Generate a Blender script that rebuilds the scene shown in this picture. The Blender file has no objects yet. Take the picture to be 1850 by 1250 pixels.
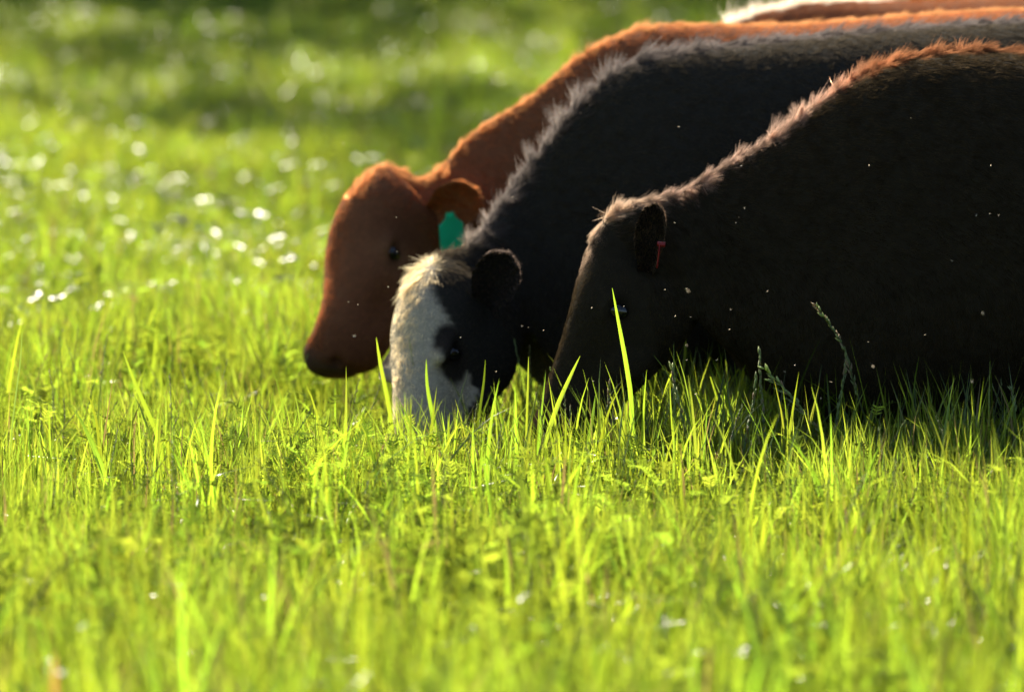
import bpy, math, random
import numpy as np
from mathutils import Vector, Matrix

R = math.radians
rng = np.random.default_rng(7)
random.seed(7)
scn = bpy.context.scene
col = scn.collection

# ------------------------------------------------------------------ camera
CAM_H = 1.6
PITCH = R(5.3)
LENS = 200.0
FPX = LENS / 36.0 * 1850.0
FOCUS = 12.72
cam_d = bpy.data.cameras.new('camera')
cam_d.lens = LENS
cam_d.sensor_width = 36.0
cam_d.clip_start = 0.5
cam_d.clip_end = 6000.0
cam_d.dof.use_dof = True
cam_d.dof.focus_distance = FOCUS
cam_d.dof.aperture_fstop = 2.7
cam = bpy.data.objects.new('camera', cam_d)
cam.location = (0, 0, CAM_H)
cam.rotation_euler = (R(90) - PITCH, 0, 0)
col.objects.link(cam)
scn.camera = cam

# ------------------------------------------------------------------ sky + sun
SUN_EL = R(40)
SUN_AZ = R(-18)            # measured from +Y (straight behind the cattle) towards +X
sun_dir = Vector((math.sin(SUN_AZ) * math.cos(SUN_EL), math.cos(SUN_AZ) * math.cos(SUN_EL), math.sin(SUN_EL)))
world = bpy.data.worlds.new('World')
scn.world = world
world.use_nodes = True
wn = world.node_tree
wn.nodes.clear()
sky = wn.nodes.new('ShaderNodeTexSky')
sky.sky_type = 'NISHITA'
sky.sun_disc = False
sky.sun_elevation = SUN_EL
sky.sun_rotation = SUN_AZ
sky.air_density = 1.0
sky.dust_density = 1.5
bg = wn.nodes.new('ShaderNodeBackground')
bg.inputs['Strength'].default_value = 0.075
wo = wn.nodes.new('ShaderNodeOutputWorld')
wn.links.new(sky.outputs[0], bg.inputs['Color'])
wn.links.new(bg.outputs[0], wo.inputs['Surface'])
sun_l = bpy.data.lights.new('sun', 'SUN')
sun_l.energy = 5.0
sun_l.angle = R(0.5)
sun_l.color = (1.0, 0.90, 0.72)
sun = bpy.data.objects.new('sun', sun_l)
sun.rotation_euler = (-sun_dir).to_track_quat('-Z', 'Y').to_euler()
sun.location = (0, 30, 30)
col.objects.link(sun)

vs = scn.view_settings
vs.view_transform = 'Standard'
vs.look = 'None'
vs.exposure = 1.22
vs.gamma = 1.0
vs.use_curve_mapping = False
scn.render.engine = 'CYCLES'
cy = scn.cycles
cy.max_bounces = 6
cy.diffuse_bounces = 3
cy.glossy_bounces = 2
cy.transmission_bounces = 4
cy.use_adaptive_sampling = True
cy.adaptive_threshold = 0.03
cy.transparent_max_bounces = 8
cy.use_denoising = True
cy.sample_clamp_indirect = 6.0
cy.caustics_reflective = False
cy.caustics_refractive = False
scn.cycles_curves.shape = 'RIBBONS'
scn.cycles_curves.subdivisions = 1

# ------------------------------------------------------------------ helpers
cp, sp = math.cos(PITCH), math.sin(PITCH)

def at(x, y, Y):
    """The place that lies Y metres down the field, behind picture point (x, y) of the 1850-wide photograph."""
    a = (x - 925.0) / FPX
    b = -(y - 625.0) / FPX
    d = np.array([a, cp + b * sp, -sp + b * cp])
    return np.array([0, 0, CAM_H]) + d * (Y / d[1])

def tag(o, label=None, cat=None, group=None, kind=None):
    if label: o['label'] = label
    if cat: o['category'] = cat
    if group: o['group'] = group
    if kind: o['kind'] = kind
    return o

def mesh_obj(name, V, F, mat, parent=None, smooth=True, link=True):
    me = bpy.data.meshes.new(name)
    me.from_pydata([tuple(map(float, v)) for v in V], [], [tuple(map(int, f)) for f in F])
    me.update()
    if smooth:
        me.polygons.foreach_set('use_smooth', [True] * len(me.polygons))
    if mat: me.materials.append(mat)
    o = bpy.data.objects.new(name, me)
    if link: col.objects.link(o)
    if parent: o.parent = parent
    return o

def empty(name, loc):
    o = bpy.data.objects.new(name, None)
    o.location = tuple(float(v) for v in loc)
    o.empty_display_size = 0.1
    col.objects.link(o)
    return o

class Nodes:
    def __init__(self, name):
        self.m = bpy.data.materials.new(name)
        self.m.use_nodes = True
        self.t = self.m.node_tree
        self.t.nodes.clear()
        self.out = self.t.nodes.new('ShaderNodeOutputMaterial')
    def n(self, kind, **kw):
        x = self.t.nodes.new(kind)
        for k, v in kw.items(): setattr(x, k, v)
        return x
    def l(self, a, b): self.t.links.new(a, b)
    def mix(self, fac, a, b, mode='MIX'):
        x = self.n('ShaderNodeMix', data_type='RGBA', blend_type=mode)
        for s, v in ((0, fac), (6, a), (7, b)):
            if hasattr(v, 'links'): self.l(v, x.inputs[s])
            elif s == 0: x.inputs[s].default_value = v
            else: x.inputs[s].default_value = (*v, 1)
        return x.outputs[2]
    def math(self, op, a, b=0.0, clamp=False):
        x = self.n('ShaderNodeMath', operation=op, use_clamp=clamp)
        for i, v in enumerate((a, b)):
            if hasattr(v, 'links'): self.l(v, x.inputs[i])
            else: x.inputs[i].default_value = v
        return x.outputs[0]

# ------------------------------------------------------------------ materials
def leaf_material(name, refl, trans, dry=(0.30, 0.22, 0.07), rough=0.34, dry_share=0.06, tmix=0.6, spec=0.5):
    """Thin leaf: a reflecting side, light coming through it, tint per blade and per plant, some straw-dry blades."""
    N = Nodes(name)
    a = N.n('ShaderNodeAttribute', attribute_name='tint')          # x: random per blade, y: 0 root .. 1 tip
    sep = N.n('ShaderNodeSeparateXYZ'); N.l(a.outputs['Vector'], sep.inputs[0])
    oi = N.n('ShaderNodeObjectInfo')
    rnd = N.math('FRACT', N.math('ADD', sep.outputs[0], oi.outputs['Random']))
    isdry = N.math('GREATER_THAN', rnd, 1.0 - dry_share)
    v = N.math('MULTIPLY', N.math('ADD', N.math('MULTIPLY', N.math('POWER', rnd, 0.8), 0.95), 0.32), N.math('ADD', N.math('MULTIPLY', N.math('FRACT', N.math('MULTIPLY', oi.outputs['Random'], 17.3)), 0.70), 0.58))
    hue = N.n('ShaderNodeHueSaturation')
    hue.inputs['Saturation'].default_value = 1.0
    N.l(N.math('ADD', N.math('MULTIPLY', oi.outputs['Random'], 0.05), 0.475), hue.inputs['Hue'])
    N.l(v, hue.inputs['Value'])
    hue.inputs['Color'].default_value = (*trans, 1)
    hue2 = N.n('ShaderNodeHueSaturation')
    N.l(v, hue2.inputs['Value'])
    hue2.inputs['Color'].default_value = (*refl, 1)
    tcol = N.mix(isdry, hue.outputs[0], dry)
    rcol = N.mix(isdry, hue2.outputs[0], tuple(c * 0.8 for c in dry))
    pr = N.n('ShaderNodeBsdfPrincipled')
    N.l(rcol, pr.inputs['Base Color'])
    pr.inputs['Roughness'].default_value = rough
    pr.inputs['Specular IOR Level'].default_value = spec
    tr = N.n('ShaderNodeBsdfTranslucent'); N.l(tcol, tr.inputs['Color'])
    mx = N.n('ShaderNodeMixShader'); mx.inputs[0].default_value = tmix
    N.l(pr.outputs[0], mx.inputs[1]); N.l(tr.outputs[0], mx.inputs[2])
    N.l(mx.outputs[0], N.out.inputs['Surface'])
    return N.m

M_GRASS = leaf_material('grass_blade', (0.10, 0.14, 0.025), (0.49, 0.64, 0.045), rough=0.27, spec=0.75)
M_BROAD = leaf_material('broad_grass_blade', (0.12, 0.17, 0.03), (0.46, 0.65, 0.035), rough=0.25, spec=0.8, dry_share=0.03)
M_VETCH = leaf_material('vetch_leaf', (0.20, 0.27, 0.05), (0.45, 0.60, 0.045), rough=0.5, dry_share=0.02, spec=0.0, tmix=0.62)
M_CLOVER = leaf_material('clover_leaf', (0.06, 0.12, 0.02), (0.46, 0.58, 0.05), rough=0.33, dry_share=0.03, tmix=0.55, spec=0.8)
M_SEED = leaf_material('seed_head', (0.32, 0.40, 0.15), (0.48, 0.56, 0.16), dry=(0.40, 0.30, 0.16), rough=0.5, dry_share=0.18, tmix=0.4)
M_STEM = leaf_material('grass_stem', (0.18, 0.26, 0.07), (0.36, 0.50, 0.06), rough=0.4, dry_share=0.0, tmix=0.4)
M_STRAW = leaf_material('dry_straw', (0.35, 0.27, 0.13), (0.40, 0.30, 0.13), rough=0.45, dry_share=0.3, tmix=0.35)
M_RUST = leaf_material('rusty_dry_blade', (0.40, 0.16, 0.06), (0.50, 0.20, 0.07), rough=0.5, dry_share=0.0)
M_TREE = leaf_material('tree_leaf', (0.035, 0.075, 0.02), (0.08, 0.16, 0.02), rough=0.4, dry_share=0.0, tmix=0.45)

def ground_material():
    N = Nodes('pasture_soil')
    tc = N.n('ShaderNodeNewGeometry')
    n1 = N.n('ShaderNodeTexNoise'); n1.inputs['Scale'].default_value = 0.35; n1.inputs['Detail'].default_value = 8
    n2 = N.n('ShaderNodeTexNoise'); n2.inputs['Scale'].default_value = 9.0; n2.inputs['Detail'].default_value = 8
    N.l(tc.outputs['Position'], n1.inputs['Vector']); N.l(tc.outputs['Position'], n2.inputs['Vector'])
    c = N.mix(n1.outputs['Fac'], (0.035, 0.055, 0.014), (0.06, 0.085, 0.02))
    c = N.mix(N.math('MULTIPLY', n2.outputs['Fac'], 0.6), c, (0.05, 0.038, 0.02))
    p = N.n('ShaderNodeBsdfPrincipled'); N.l(c, p.inputs['Base Color'])
    p.inputs['Roughness'].default_value = 0.95; p.inputs['Specular IOR Level'].default_value = 0.1
    b = N.n('ShaderNodeBump'); b.inputs['Strength'].default_value = 0.6; b.inputs['Distance'].default_value = 0.03
    N.l(n2.outputs['Fac'], b.inputs['Height']); N.l(b.outputs[0], p.inputs['Normal'])
    N.l(p.outputs[0], N.out.inputs['Surface'])
    return N.m

def hide_material(name):
    N = Nodes(name)
    a = N.n('ShaderNodeAttribute', attribute_name='coat')
    no = N.n('ShaderNodeTexNoise'); no.inputs['Scale'].default_value = 60.0; no.inputs['Detail'].default_value = 5
    tc = N.n('ShaderNodeTexCoord'); N.l(tc.outputs['Object'], no.inputs['Vector'])
    c = N.mix(N.math('MULTIPLY', no.outputs['Fac'], 0.5), a.outputs['Color'], (0.0, 0.0, 0.0))
    p = N.n('ShaderNodeBsdfPrincipled'); N.l(c, p.inputs['Base Color'])
    p.inputs['Roughness'].default_value = 0.9; p.inputs['Specular IOR Level'].default_value = 0.04
    b = N.n('ShaderNodeBump'); b.inputs['Strength'].default_value = 0.35; b.inputs['Distance'].default_value = 0.004
    N.l(no.outputs['Fac'], b.inputs['Height']); N.l(b.outputs[0], p.inputs['Normal'])
    N.l(p.outputs[0], N.out.inputs['Surface'])
    return N.m

def hair_material(name):
    """Strands: a soft sheen along the hair and light passing on through it, both in the strand's own colour."""
    N = Nodes(name)
    a = N.n('ShaderNodeAttribute', attribute_name='tint')
    r = N.n('ShaderNodeBsdfHair', component='Reflection')
    r.inputs['RoughnessU'].default_value = 0.32; r.inputs['RoughnessV'].default_value = 0.9
    N.l(N.mix(1.0, N.mix(1.0, a.outputs['Color'], (0.9, 0.9, 0.9), 'MULTIPLY'), (0.045, 0.033, 0.019), 'ADD'), r.inputs['Color'])
    t = N.n('ShaderNodeBsdfHair', component='Transmission')
    t.inputs['RoughnessU'].default_value = 0.35; t.inputs['RoughnessV'].default_value = 0.9
    N.l(N.mix(1.0, a.outputs['Color'], (1.9, 1.9, 1.9), 'MULTIPLY'), t.inputs['Color'])
    m = N.n('ShaderNodeMixShader'); m.inputs[0].default_value = 0.5
    N.l(r.outputs[0], m.inputs[1]); N.l(t.outputs[0], m.inputs[2])
    N.l(m.outputs[0], N.out.inputs['Surface'])
    return N.m

def simple(name, c, rough=0.5, spec=0.5, trans=0.0):
    N = Nodes(name)
    no = N.n('ShaderNodeTexNoise'); no.inputs['Scale'].default_value = 40.0
    tc = N.n('ShaderNodeTexCoord'); N.l(tc.outputs['Object'], no.inputs['Vector'])
    cc = N.mix(N.math('MULTIPLY', no.outputs['Fac'], 0.25), c, tuple(x * 0.5 for x in c))
    p = N.n('ShaderNodeBsdfPrincipled'); N.l(cc, p.inputs['Base Color'])
    p.inputs['Roughness'].default_value = rough; p.inputs['Specular IOR Level'].default_value = spec
    if trans:
        t = N.n('ShaderNodeBsdfTranslucent'); t.inputs['Color'].default_value = (*c, 1)
        m = N.n('ShaderNodeMixShader'); m.inputs[0].default_value = trans
        N.l(p.outputs[0], m.inputs[1]); N.l(t.outputs[0], m.inputs[2]); N.l(m.outputs[0], N.out.inputs['Surface'])
    else:
        N.l(p.outputs[0], N.out.inputs['Surface'])
    return N.m

M_HIDE = hide_material('cattle_hide')
M_HAIR = hair_material('cattle_hair')
M_EYE = simple('wet_eye', (0.008, 0.007, 0.007), 0.06, 0.8)
M_TAGG = simple('green_tag_plastic', (0.04, 0.85, 0.52), 0.4, 0.5, 0.6)
M_TAGR = simple('red_tag_plastic', (0.38, 0.025, 0.025), 0.4, 0.5, 0.4)
M_GNAT = simple('gnat_body', (0.55, 0.48, 0.38), 0.4, 0.5, 0.3)
M_WING = simple('gnat_wing', (0.75, 0.62, 0.45), 0.25, 0.8, 0.6)

# ------------------------------------------------------------------ ground, one sheet to the horizon
GX = np.concatenate([[-2500, -600, -120], np.linspace(-30, 30, 31), [120, 600, 2500]])
GY = np.concatenate([[-2500, -600, -60], np.linspace(-4, 70, 75), [120, 600, 4500]])
gv = [(x, y, 0.012 * math.sin(x * 2.1 + y * 0.7) * math.cos(y * 1.3) if abs(x) < 31 and -4 < y < 71 else 0.0) for y in GY for x in GX]
nx = len(GX)
gf = [(j * nx + i, j * nx + i + 1, (j + 1) * nx + i + 1, (j + 1) * nx + i) for j in range(len(GY) - 1) for i in range(nx - 1)]
ground = tag(mesh_obj('ground', gv, gf, ground_material()), kind='structure')

# ------------------------------------------------------------------ plants: tuft shapes shared by the field
class Leafy:
    """Collects blades, leaflets and stems; keeps a tint attribute per vertex."""
    def __init__(self): self.V, self.F, self.T, self.n = [], [], [], 0
    def strip(self, pts, widths, side, rnd, fold=0.0):
        """A blade along pts, widths per point; side = unit vector across; fold lowers the midrib."""
        pts = np.asarray(pts, float); k = len(pts); b = self.n
        side = np.asarray(side, float)
        for i in range(k):
            s = side * widths[i] * 0.5
            if fold:
                tan = pts[min(i + 1, k - 1)] - pts[max(i - 1, 0)]
                nrm = np.cross(tan, side); nrm /= (np.linalg.norm(nrm) + 1e-9)
                self.V += [pts[i] - s, pts[i] + nrm * widths[i] * fold, pts[i] + s]
                self.T += [(rnd, i / (k - 1), 0)] * 3
            else:
                self.V += [pts[i] - s, pts[i] + s]
                self.T += [(rnd, i / (k - 1), 0)] * 2
        w = 3 if fold else 2
        for i in range(k - 1):
            for j in range(w - 1):
                self.F.append((b + i * w + j, b + i * w + j + 1, b + (i + 1) * w + j + 1, b + (i + 1) * w + j))
        self.n += w * k
    def tube(self, pts, radii, rnd, seg=4):
        pts = np.asarray(pts, float); k = len(pts); b = self.n
        for i in range(k):
            tan = pts[min(i + 1, k - 1)] - pts[max(i - 1, 0)]; tan /= np.linalg.norm(tan) + 1e-9
            a = np.cross(tan, (0.3, 1, 0.1)); a /= np.linalg.norm(a) + 1e-9
            c = np.cross(tan, a)
            for j in range(seg):
                t = 2 * math.pi * j / seg
                self.V.append(pts[i] + radii[i] * (a * math.cos(t) + c * math.sin(t)))
                self.T.append((rnd, i / (k - 1), 0))
        for i in range(k - 1):
            for j in range(seg):
                j2 = (j + 1) % seg
                self.F.append((b + i * seg + j, b + i * seg + j2, b + (i + 1) * seg + j2, b + (i + 1) * seg + j))
        self.n += seg * k
    def spikelet(self, p, d, L, W, rnd):
        """A plump little seed: an eight-faced spindle."""
        d = np.asarray(d, float); d /= np.linalg.norm(d)
        a = np.cross(d, (0.2, 0.9, 0.3)); a /= np.linalg.norm(a); c = np.cross(d, a); b = self.n
        self.V.append(p)
        for j in range(4):
            t = math.pi / 2 * j
            self.V.append(p + d * L * 0.42 + (a * math.cos(t) + c * math.sin(t)) * W)
        self.V.append(p + d * L)
        self.T += [(rnd, 0.5, 0)] * 6
        for j in range(4):
            j2 = (j + 1) % 4
            self.F += [(b, b + 1 + j2, b + 1 + j), (b + 1 + j, b + 1 + j2, b + 5)]
        self.n += 6
    def obj(self, name, mat, parent=None, link=True):
        o = mesh_obj(name, self.V, self.F, mat, parent, True, link)
        at_ = o.data.attributes.new('tint', 'FLOAT_VECTOR', 'POINT')
        at_.data.foreach_set('vector', np.asarray(self.T, np.float32).ravel())
        return o

def blade_pts(base, L, az, lean, bend, k=6, kink=0.0):
    """A blade that leaves the ground leaning by `lean` and arches over by `bend` radians."""
    p = np.array(base, float); pts = [p.copy()]
    h = np.array([math.cos(az), math.sin(az), 0])
    for i in range(k - 1):
        t = (i + 0.5) / (k - 1)
        a = lean + bend * t ** 1.7
        if kink and t > 0.55: a += kink
        p = p + (h * math.sin(a) + np.array([0, 0, 1]) * math.cos(a)) * L / (k - 1)
        pts.append(p.copy())
    return np.array(pts)

def blade_w(W, k):
    t = np.linspace(0, 1, k)
    return W * np.clip((0.55 + 0.9 * t) * (1 - t ** 2.6), 0.02, 1)

def fine_tuft(n, spread):
    L = Leafy()
    for i in range(n):
        az = random.uniform(0, 6.283); r = spread * math.sqrt(random.random())
        ln = random.uniform(0.10, 0.27) * (1.18 if random.random() < 0.12 else 1)
        k = 6
        pts = blade_pts((r * math.cos(az), r * math.sin(az), -0.005), ln, random.uniform(0, 6.283) if random.random() < .4 else az, random.uniform(0.0, 0.35), abs(random.gauss(0.35, 0.45)), k, 1.2 if random.random() < 0.16 else 0)
        sa = random.uniform(0, 6.283)
        L.strip(pts, blade_w(random.uniform(0.003, 0.0062), k), (math.cos(sa), math.sin(sa), 0), random.random())
    return L

def upright_tuft(n, spread):
    L = Leafy()
    for i in range(n):
        az = random.uniform(0, 6.283); r = spread * math.sqrt(random.random()); k = 6
        pts = blade_pts((r * math.cos(az), r * math.sin(az), -0.005), random.uniform(0.17, 0.30), random.uniform(0, 6.283), random.uniform(0.0, 0.16), abs(random.gauss(0.0, 0.35)), k)
        sa = random.uniform(-0.7, 0.7)
        L.strip(pts, blade_w(random.uniform(0.0035, 0.0068), k), (math.cos(sa), math.sin(sa), 0), random.random())
    return L

def broad_tuft(n, spread):
    L = Leafy()
    for i in range(n):
        az = random.uniform(0, 6.283); r = spread * math.sqrt(random.random())
        k = 8
        pts = blade_pts((r * math.cos(az), r * math.sin(az), -0.005), random.uniform(0.18, 0.36), az, random.uniform(0.0, 0.28), abs(random.gauss(0.3, 0.5)), k, 1.35 if random.random() < 0.26 else 0)
        sa = az + math.pi / 2 + random.gauss(0, 0.5)
        L.strip(pts, blade_w(random.uniform(0.0052, 0.0096), k), (math.cos(sa), math.sin(sa), 0), random.random(), fold=0.16)
    return L

def pinnate(L, p, az, elev, ln, pairs, rnd, lw=0.0052, ll=0.017):
    """One vetch leaf: a midrib with paired leaflets."""
    h = np.array([math.cos(az), math.sin(az), 0]); s = np.array([-math.sin(az), math.cos(az), 0])
    pts = [p]
    for i in range(6):
        a = elev - 0.9 * (i / 5) ** 1.5
        pts.append(pts[-1] + (h * math.cos(a) + np.array([0, 0, 1]) * math.sin(a)) * ln / 6)
    pts = np.array(pts)
    L.strip(pts, [0.0014] * 7, s, rnd)
    for i in range(pairs):
        t = 0.12 + 0.88 * i / (pairs - 1); f = t * 6; j = min(int(f), 5)
        q = pts[j] + (pts[j + 1] - pts[j]) * (f - j)
        fw = pts[j + 1] - pts[j]; fw /= np.linalg.norm(fw)
        for sg in (-1, 1):
            d = s * sg * 0.9 + fw * 0.45 + np.array([0, 0, random.uniform(-0.05, 0.35)]); d /= np.linalg.norm(d)
            l_ = ll * (1 - 0.45 * abs(t - 0.45)) * random.uniform(0.85, 1.1)
            fs = fw + np.array([0, 0, random.uniform(0.0, 0.4)]); fs /= np.linalg.norm(fs)
            L.strip([q, q + d * l_ * 0.5, q + d * l_], [lw * 0.45, lw, lw * 0.25], fs, rnd)

def vetch_plant():
    L = Leafy()
    for st in range(random.randint(3, 5)):
        az = random.uniform(0, 6.283); ht = random.uniform(0.12, 0.25)
        pts = blade_pts((0.03 * math.cos(az), 0.03 * math.sin(az), 0), ht, az, random.uniform(0.05, 0.4), random.uniform(0, 0.5), 7)
        rnd = random.random()
        L.tube(pts, np.linspace(0.0013, 0.0008, 7), rnd, 3)
        for i in range(2, 7):
            for q in range(random.randint(1, 2)):
                pinnate(L, pts[i], random.uniform(0, 6.283), random.uniform(0.1, 0.9), random.uniform(0.05, 0.085), random.randint(6, 9), rnd)
    return L

def clover_plant():
    L = Leafy()
    for st in range(random.randint(5, 8)):
        az = random.uniform(0, 6.283); ht = random.uniform(0.07, 0.19)
        pts = blade_pts((0.03 * math.cos(az), 0.03 * math.sin(az), 0), ht, az, random.uniform(0.1, 0.5), random.uniform(0, 0.4), 5)
        rnd = random.random()
        L.tube(pts, [0.001] * 5, rnd, 3)
        a0 = random.uniform(0, 6.283); tilt = random.uniform(-0.5, 0.5); ax = random.uniform(0, 6.283)
        up = np.array([math.sin(tilt) * math.cos(ax), math.sin(tilt) * math.sin(ax), math.cos(tilt)])
        for q in range(3):
            a = a0 + q * 2.094
            d = np.array([math.cos(a), math.sin(a), 0]); d -= up * d.dot(up); d /= np.linalg.norm(d)
            s = np.cross(up, d); r = random.uniform(0.011, 0.018)
            b = pts[-1]
            L.strip([b, b + d * r * 0.5, b + d * r, b + d * r * 1.45 - up * r * 0.12], [r * 0.25, r * 0.95, r * 1.15, r * 0.55], s, rnd, fold=-0.10)
    return L

def seed_stalk(L, Lseed, pts, r0=0.0011, head=0.32, n=26, loose=0.35, fat=1.0):
    """A flowering grass stem along pts (root first) with spikelets round its upper share `head`."""
    pts = np.asarray(pts, float); rnd = random.random()
    L.tube(pts, np.linspace(r0, r0 * 0.45, len(pts)), rnd, 4)
    seg = np.linalg.norm(np.diff(pts, axis=0), axis=1); cum = np.concatenate([[0], np.cumsum(seg)]); tot = cum[-1]
    for i in range(n):
        s = tot * (1 - head + head * i / (n - 1)); j = min(np.searchsorted(cum, s, 'right') - 1, len(seg) - 1)
        tan = (pts[j + 1] - pts[j]) / seg[j]; p = pts[j] + tan * (s - cum[j])
        a = random.uniform(0, 6.283)
        side = np.cross(tan, (math.cos(a), math.sin(a), 0.2)); side /= np.linalg.norm(side) + 1e-9
        Lseed.spikelet(p, tan + side * loose * random.uniform(0.5, 1.3), fat * random.uniform(0.007, 0.011), fat * random.uniform(0.0011, 0.0017), random.random())

def stalk_tuft():
    L = Leafy(); S = Leafy()
    for i in range(random.randint(2, 4)):
        az = random.uniform(0, 6.283)
        pts = blade_pts((random.gauss(0, .03), random.gauss(0, .03), 0), random.uniform(0.24, 0.38), az, random.uniform(0, 0.18), random.uniform(0.05, 0.5), 8)
        seed_stalk(L, L, pts, n=22)
    return L

def straw_tuft():
    L = Leafy()
    for i in range(5):
        az = random.uniform(0, 6.283)
        pts = blade_pts((random.gauss(0, .05), random.gauss(0, .05), 0.02), random.uniform(0.14, 0.26), az, random.uniform(0.5, 1.2), random.uniform(0.1, 0.9), 6)
        L.strip(pts, blade_w(random.uniform(0.002, 0.005), 6), (-math.sin(az), math.cos(az), 0.3), random.random())
    return L

def library(name, builders, mat):
    c = bpy.data.collections.new(name)
    for i, b in enumerate(builders):
        c.objects.link(b().obj('%s_%02d' % (name, i), mat, link=False))
    return c, len(builders)

def scatter(name, lib, P, rot, scl, label):
    """One stuff object: the tufts of `lib` set out on the points P."""
    c, nvar = lib
    P = np.asarray(P, np.float32); n = len(P)
    me = bpy.data.meshes.new(name)
    me.vertices.add(n); me.vertices.foreach_set('co', P.ravel())
    for an, tp, arr, key in (('pick', 'INT', rng.integers(0, nvar, n).astype(np.int32), 'value'), ('turn', 'FLOAT_VECTOR', np.asarray(rot, np.float32), 'vector'), ('size', 'FLOAT_VECTOR', np.asarray(scl, np.float32), 'vector')):
        a = me.attributes.new(an, tp, 'POINT'); a.data.foreach_set(key, np.ascontiguousarray(arr).ravel())
    o = bpy.data.objects.new(name, me); col.objects.link(o)
    g = bpy.data.node_groups.new(name, 'GeometryNodeTree')
    g.interface.new_socket('Geometry', in_out='INPUT', socket_type='NodeSocketGeometry')
    g.interface.new_socket('Geometry', in_out='OUTPUT', socket_type='NodeSocketGeometry')
    gi = g.nodes.new('NodeGroupInput'); go = g.nodes.new('NodeGroupOutput')
    ci = g.nodes.new('GeometryNodeGeometryToInstance')
    for src in reversed(list(c.objects)):
        oi = g.nodes.new('GeometryNodeObjectInfo'); oi.inputs['Object'].default_value = src; oi.inputs['As Instance'].default_value = False
        g.links.new(oi.outputs['Geometry'], ci.inputs[0])
    ip = g.nodes.new('GeometryNodeInstanceOnPoints')
    ip.inputs['Pick Instance'].default_value = True
    def named(nm, tp):
        x = g.nodes.new('GeometryNodeInputNamedAttribute'); x.data_type = tp; x.inputs['Name'].default_value = nm
        return next(s for s in x.outputs if s.enabled)
    g.links.new(gi.outputs[0], ip.inputs['Points'])
    g.links.new(ci.outputs[0], ip.inputs['Instance'])
    g.links.new(named('pick', 'INT'), ip.inputs['Instance Index'])
    er = g.nodes.new('FunctionNodeEulerToRotation')
    g.links.new(named('turn', 'FLOAT_VECTOR'), er.inputs[0])
    g.links.new(er.outputs[0], ip.inputs['Rotation'])
    g.links.new(named('size', 'FLOAT_VECTOR'), ip.inputs['Scale'])
    g.links.new(ip.outputs[0], go.inputs[0])
    md = o.modifiers.new('scatter', 'NODES'); md.node_group = g
    tag(o, label, None, None, 'stuff')
    return o

def wedge(y0, y1, dens, margin=1.3, clump=None):
    """Random points over the part of the field the camera and a step to its side look at."""
    k = 18.0 / LENS
    n = int((y1 - y0) * (k * (y0 + y1) + 2 * margin) * dens * 1.6)
    Y = rng.uniform(y0, y1, n); X = rng.uniform(-1, 1, n) * (k * y1 + margin)
    ok = np.abs(X) < k * Y + margin
    X, Y = X[ok], Y[ok]
    area = (y1 - y0) * (k * (y0 + y1) + 2 * margin)
    m = min(len(X), int(area * dens)); X, Y = X[:m], Y[:m]
    if clump:
        f = np.zeros(m)
        for (fx, fy, ph, w) in clump: f += w * np.sin(fx * X + fy * Y + ph)
        keep = rng.random(m) < 1 / (1 + np.exp(-2.2 * f))
        X, Y = X[keep], Y[keep]
    return np.stack([X, Y, np.zeros_like(X)], 1)

def turns(n, tilt=0.12):
    return np.stack([rng.normal(0, tilt, n), rng.normal(0, tilt, n), rng.uniform(0, 6.283, n)], 1)

def patch_height(P, base=1.0, amp=0.26):
    """Sward taller in some patches, grazed lower in others."""
    X, Y = P[:, 0], P[:, 1]
    return base * (1 + amp * (0.6 * np.sin(1.7 * X + 0.9 * Y + 1) + 0.5 * np.sin(-1.1 * X + 2.3 * Y + 2.2) + 0.5 * np.sin(5.9 * X + 2.3 * Y)))

fine = library('fine_grass', [lambda: fine_tuft(30, 0.055)] * 7, M_GRASS)
broad = library('broad_grass', [lambda: broad_tuft(8, 0.05)] * 5, M_BROAD)
upright = library('upright_grass', [lambda: upright_tuft(12, 0.06)] * 5, M_GRASS)
vetch = library('vetch', [vetch_plant] * 5, M_VETCH)
clover = library('clover', [clover_plant] * 4, M_CLOVER)
stalks = library('flowering_grass', [stalk_tuft] * 4, M_SEED)
straws = library('dry_grass', [straw_tuft] * 3, M_STRAW)

NEAR0, NEAR1, FAR1 = 7.2, 17.0, 58.0
Pn = wedge(NEAR0, NEAR1, 330, clump=[(5.2, 2.3, 0.3, 0.7), (-3.7, 4.4, 1.2, 0.7), (8.3, -5.1, 0.0, 0.5)])
Pm = wedge(NEAR1, 30.0, 75, 1.6)
Pf = wedge(30.0, FAR1, 34, 2.5)
P = np.concatenate([Pn, Pm, Pf])
h = np.clip(patch_height(P), 0.55, 1.5) * (1 - 0.45 * np.exp(-((P[:, 1] - 14.2) / 0.7) ** 2 - ((P[:, 0] + 0.4) / 0.5) ** 2)) * rng.uniform(0.65, 1.15, len(P))
wide = np.concatenate([np.full(len(Pn), 1.0), np.full(len(Pm), 1.5), np.full(len(Pf), 2.0)])
scatter('grass', fine, P, turns(len(P)), np.stack([wide, wide, h * (0.9 + 0.1 * wide)], 1), 'short green pasture grass over the whole field')

Pn = wedge(NEAR0, NEAR1, 52, clump=[(2.1, 1.1, 0.4, 1), (-1.4, 2.0, 1.9, 1), (0, 0, 0, 0)])
Pm = wedge(NEAR1, 45, 12, 1.8)
Pc = wedge(7.2, 11.2, 24, clump=[(3.1, 1.3, 0.4, 1.2), (-2.4, 3.0, 1.9, 1.2)])
P = np.concatenate([Pn, Pm, Pc])
s = rng.uniform(0.75, 1.2, len(P)) * np.where(P[:, 1] < 10.6, 1.15, 1) * (1 - 0.55 * np.exp(-((P[:, 1] - 14.1) / 0.8) ** 2 - ((P[:, 0] + 0.4) / 0.5) ** 2))
scatter('broad_bladed_grass', broad, P, turns(len(P), 0.1), np.stack([s, s, s], 1), 'taller broad-bladed grass standing among the short sward')

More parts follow.
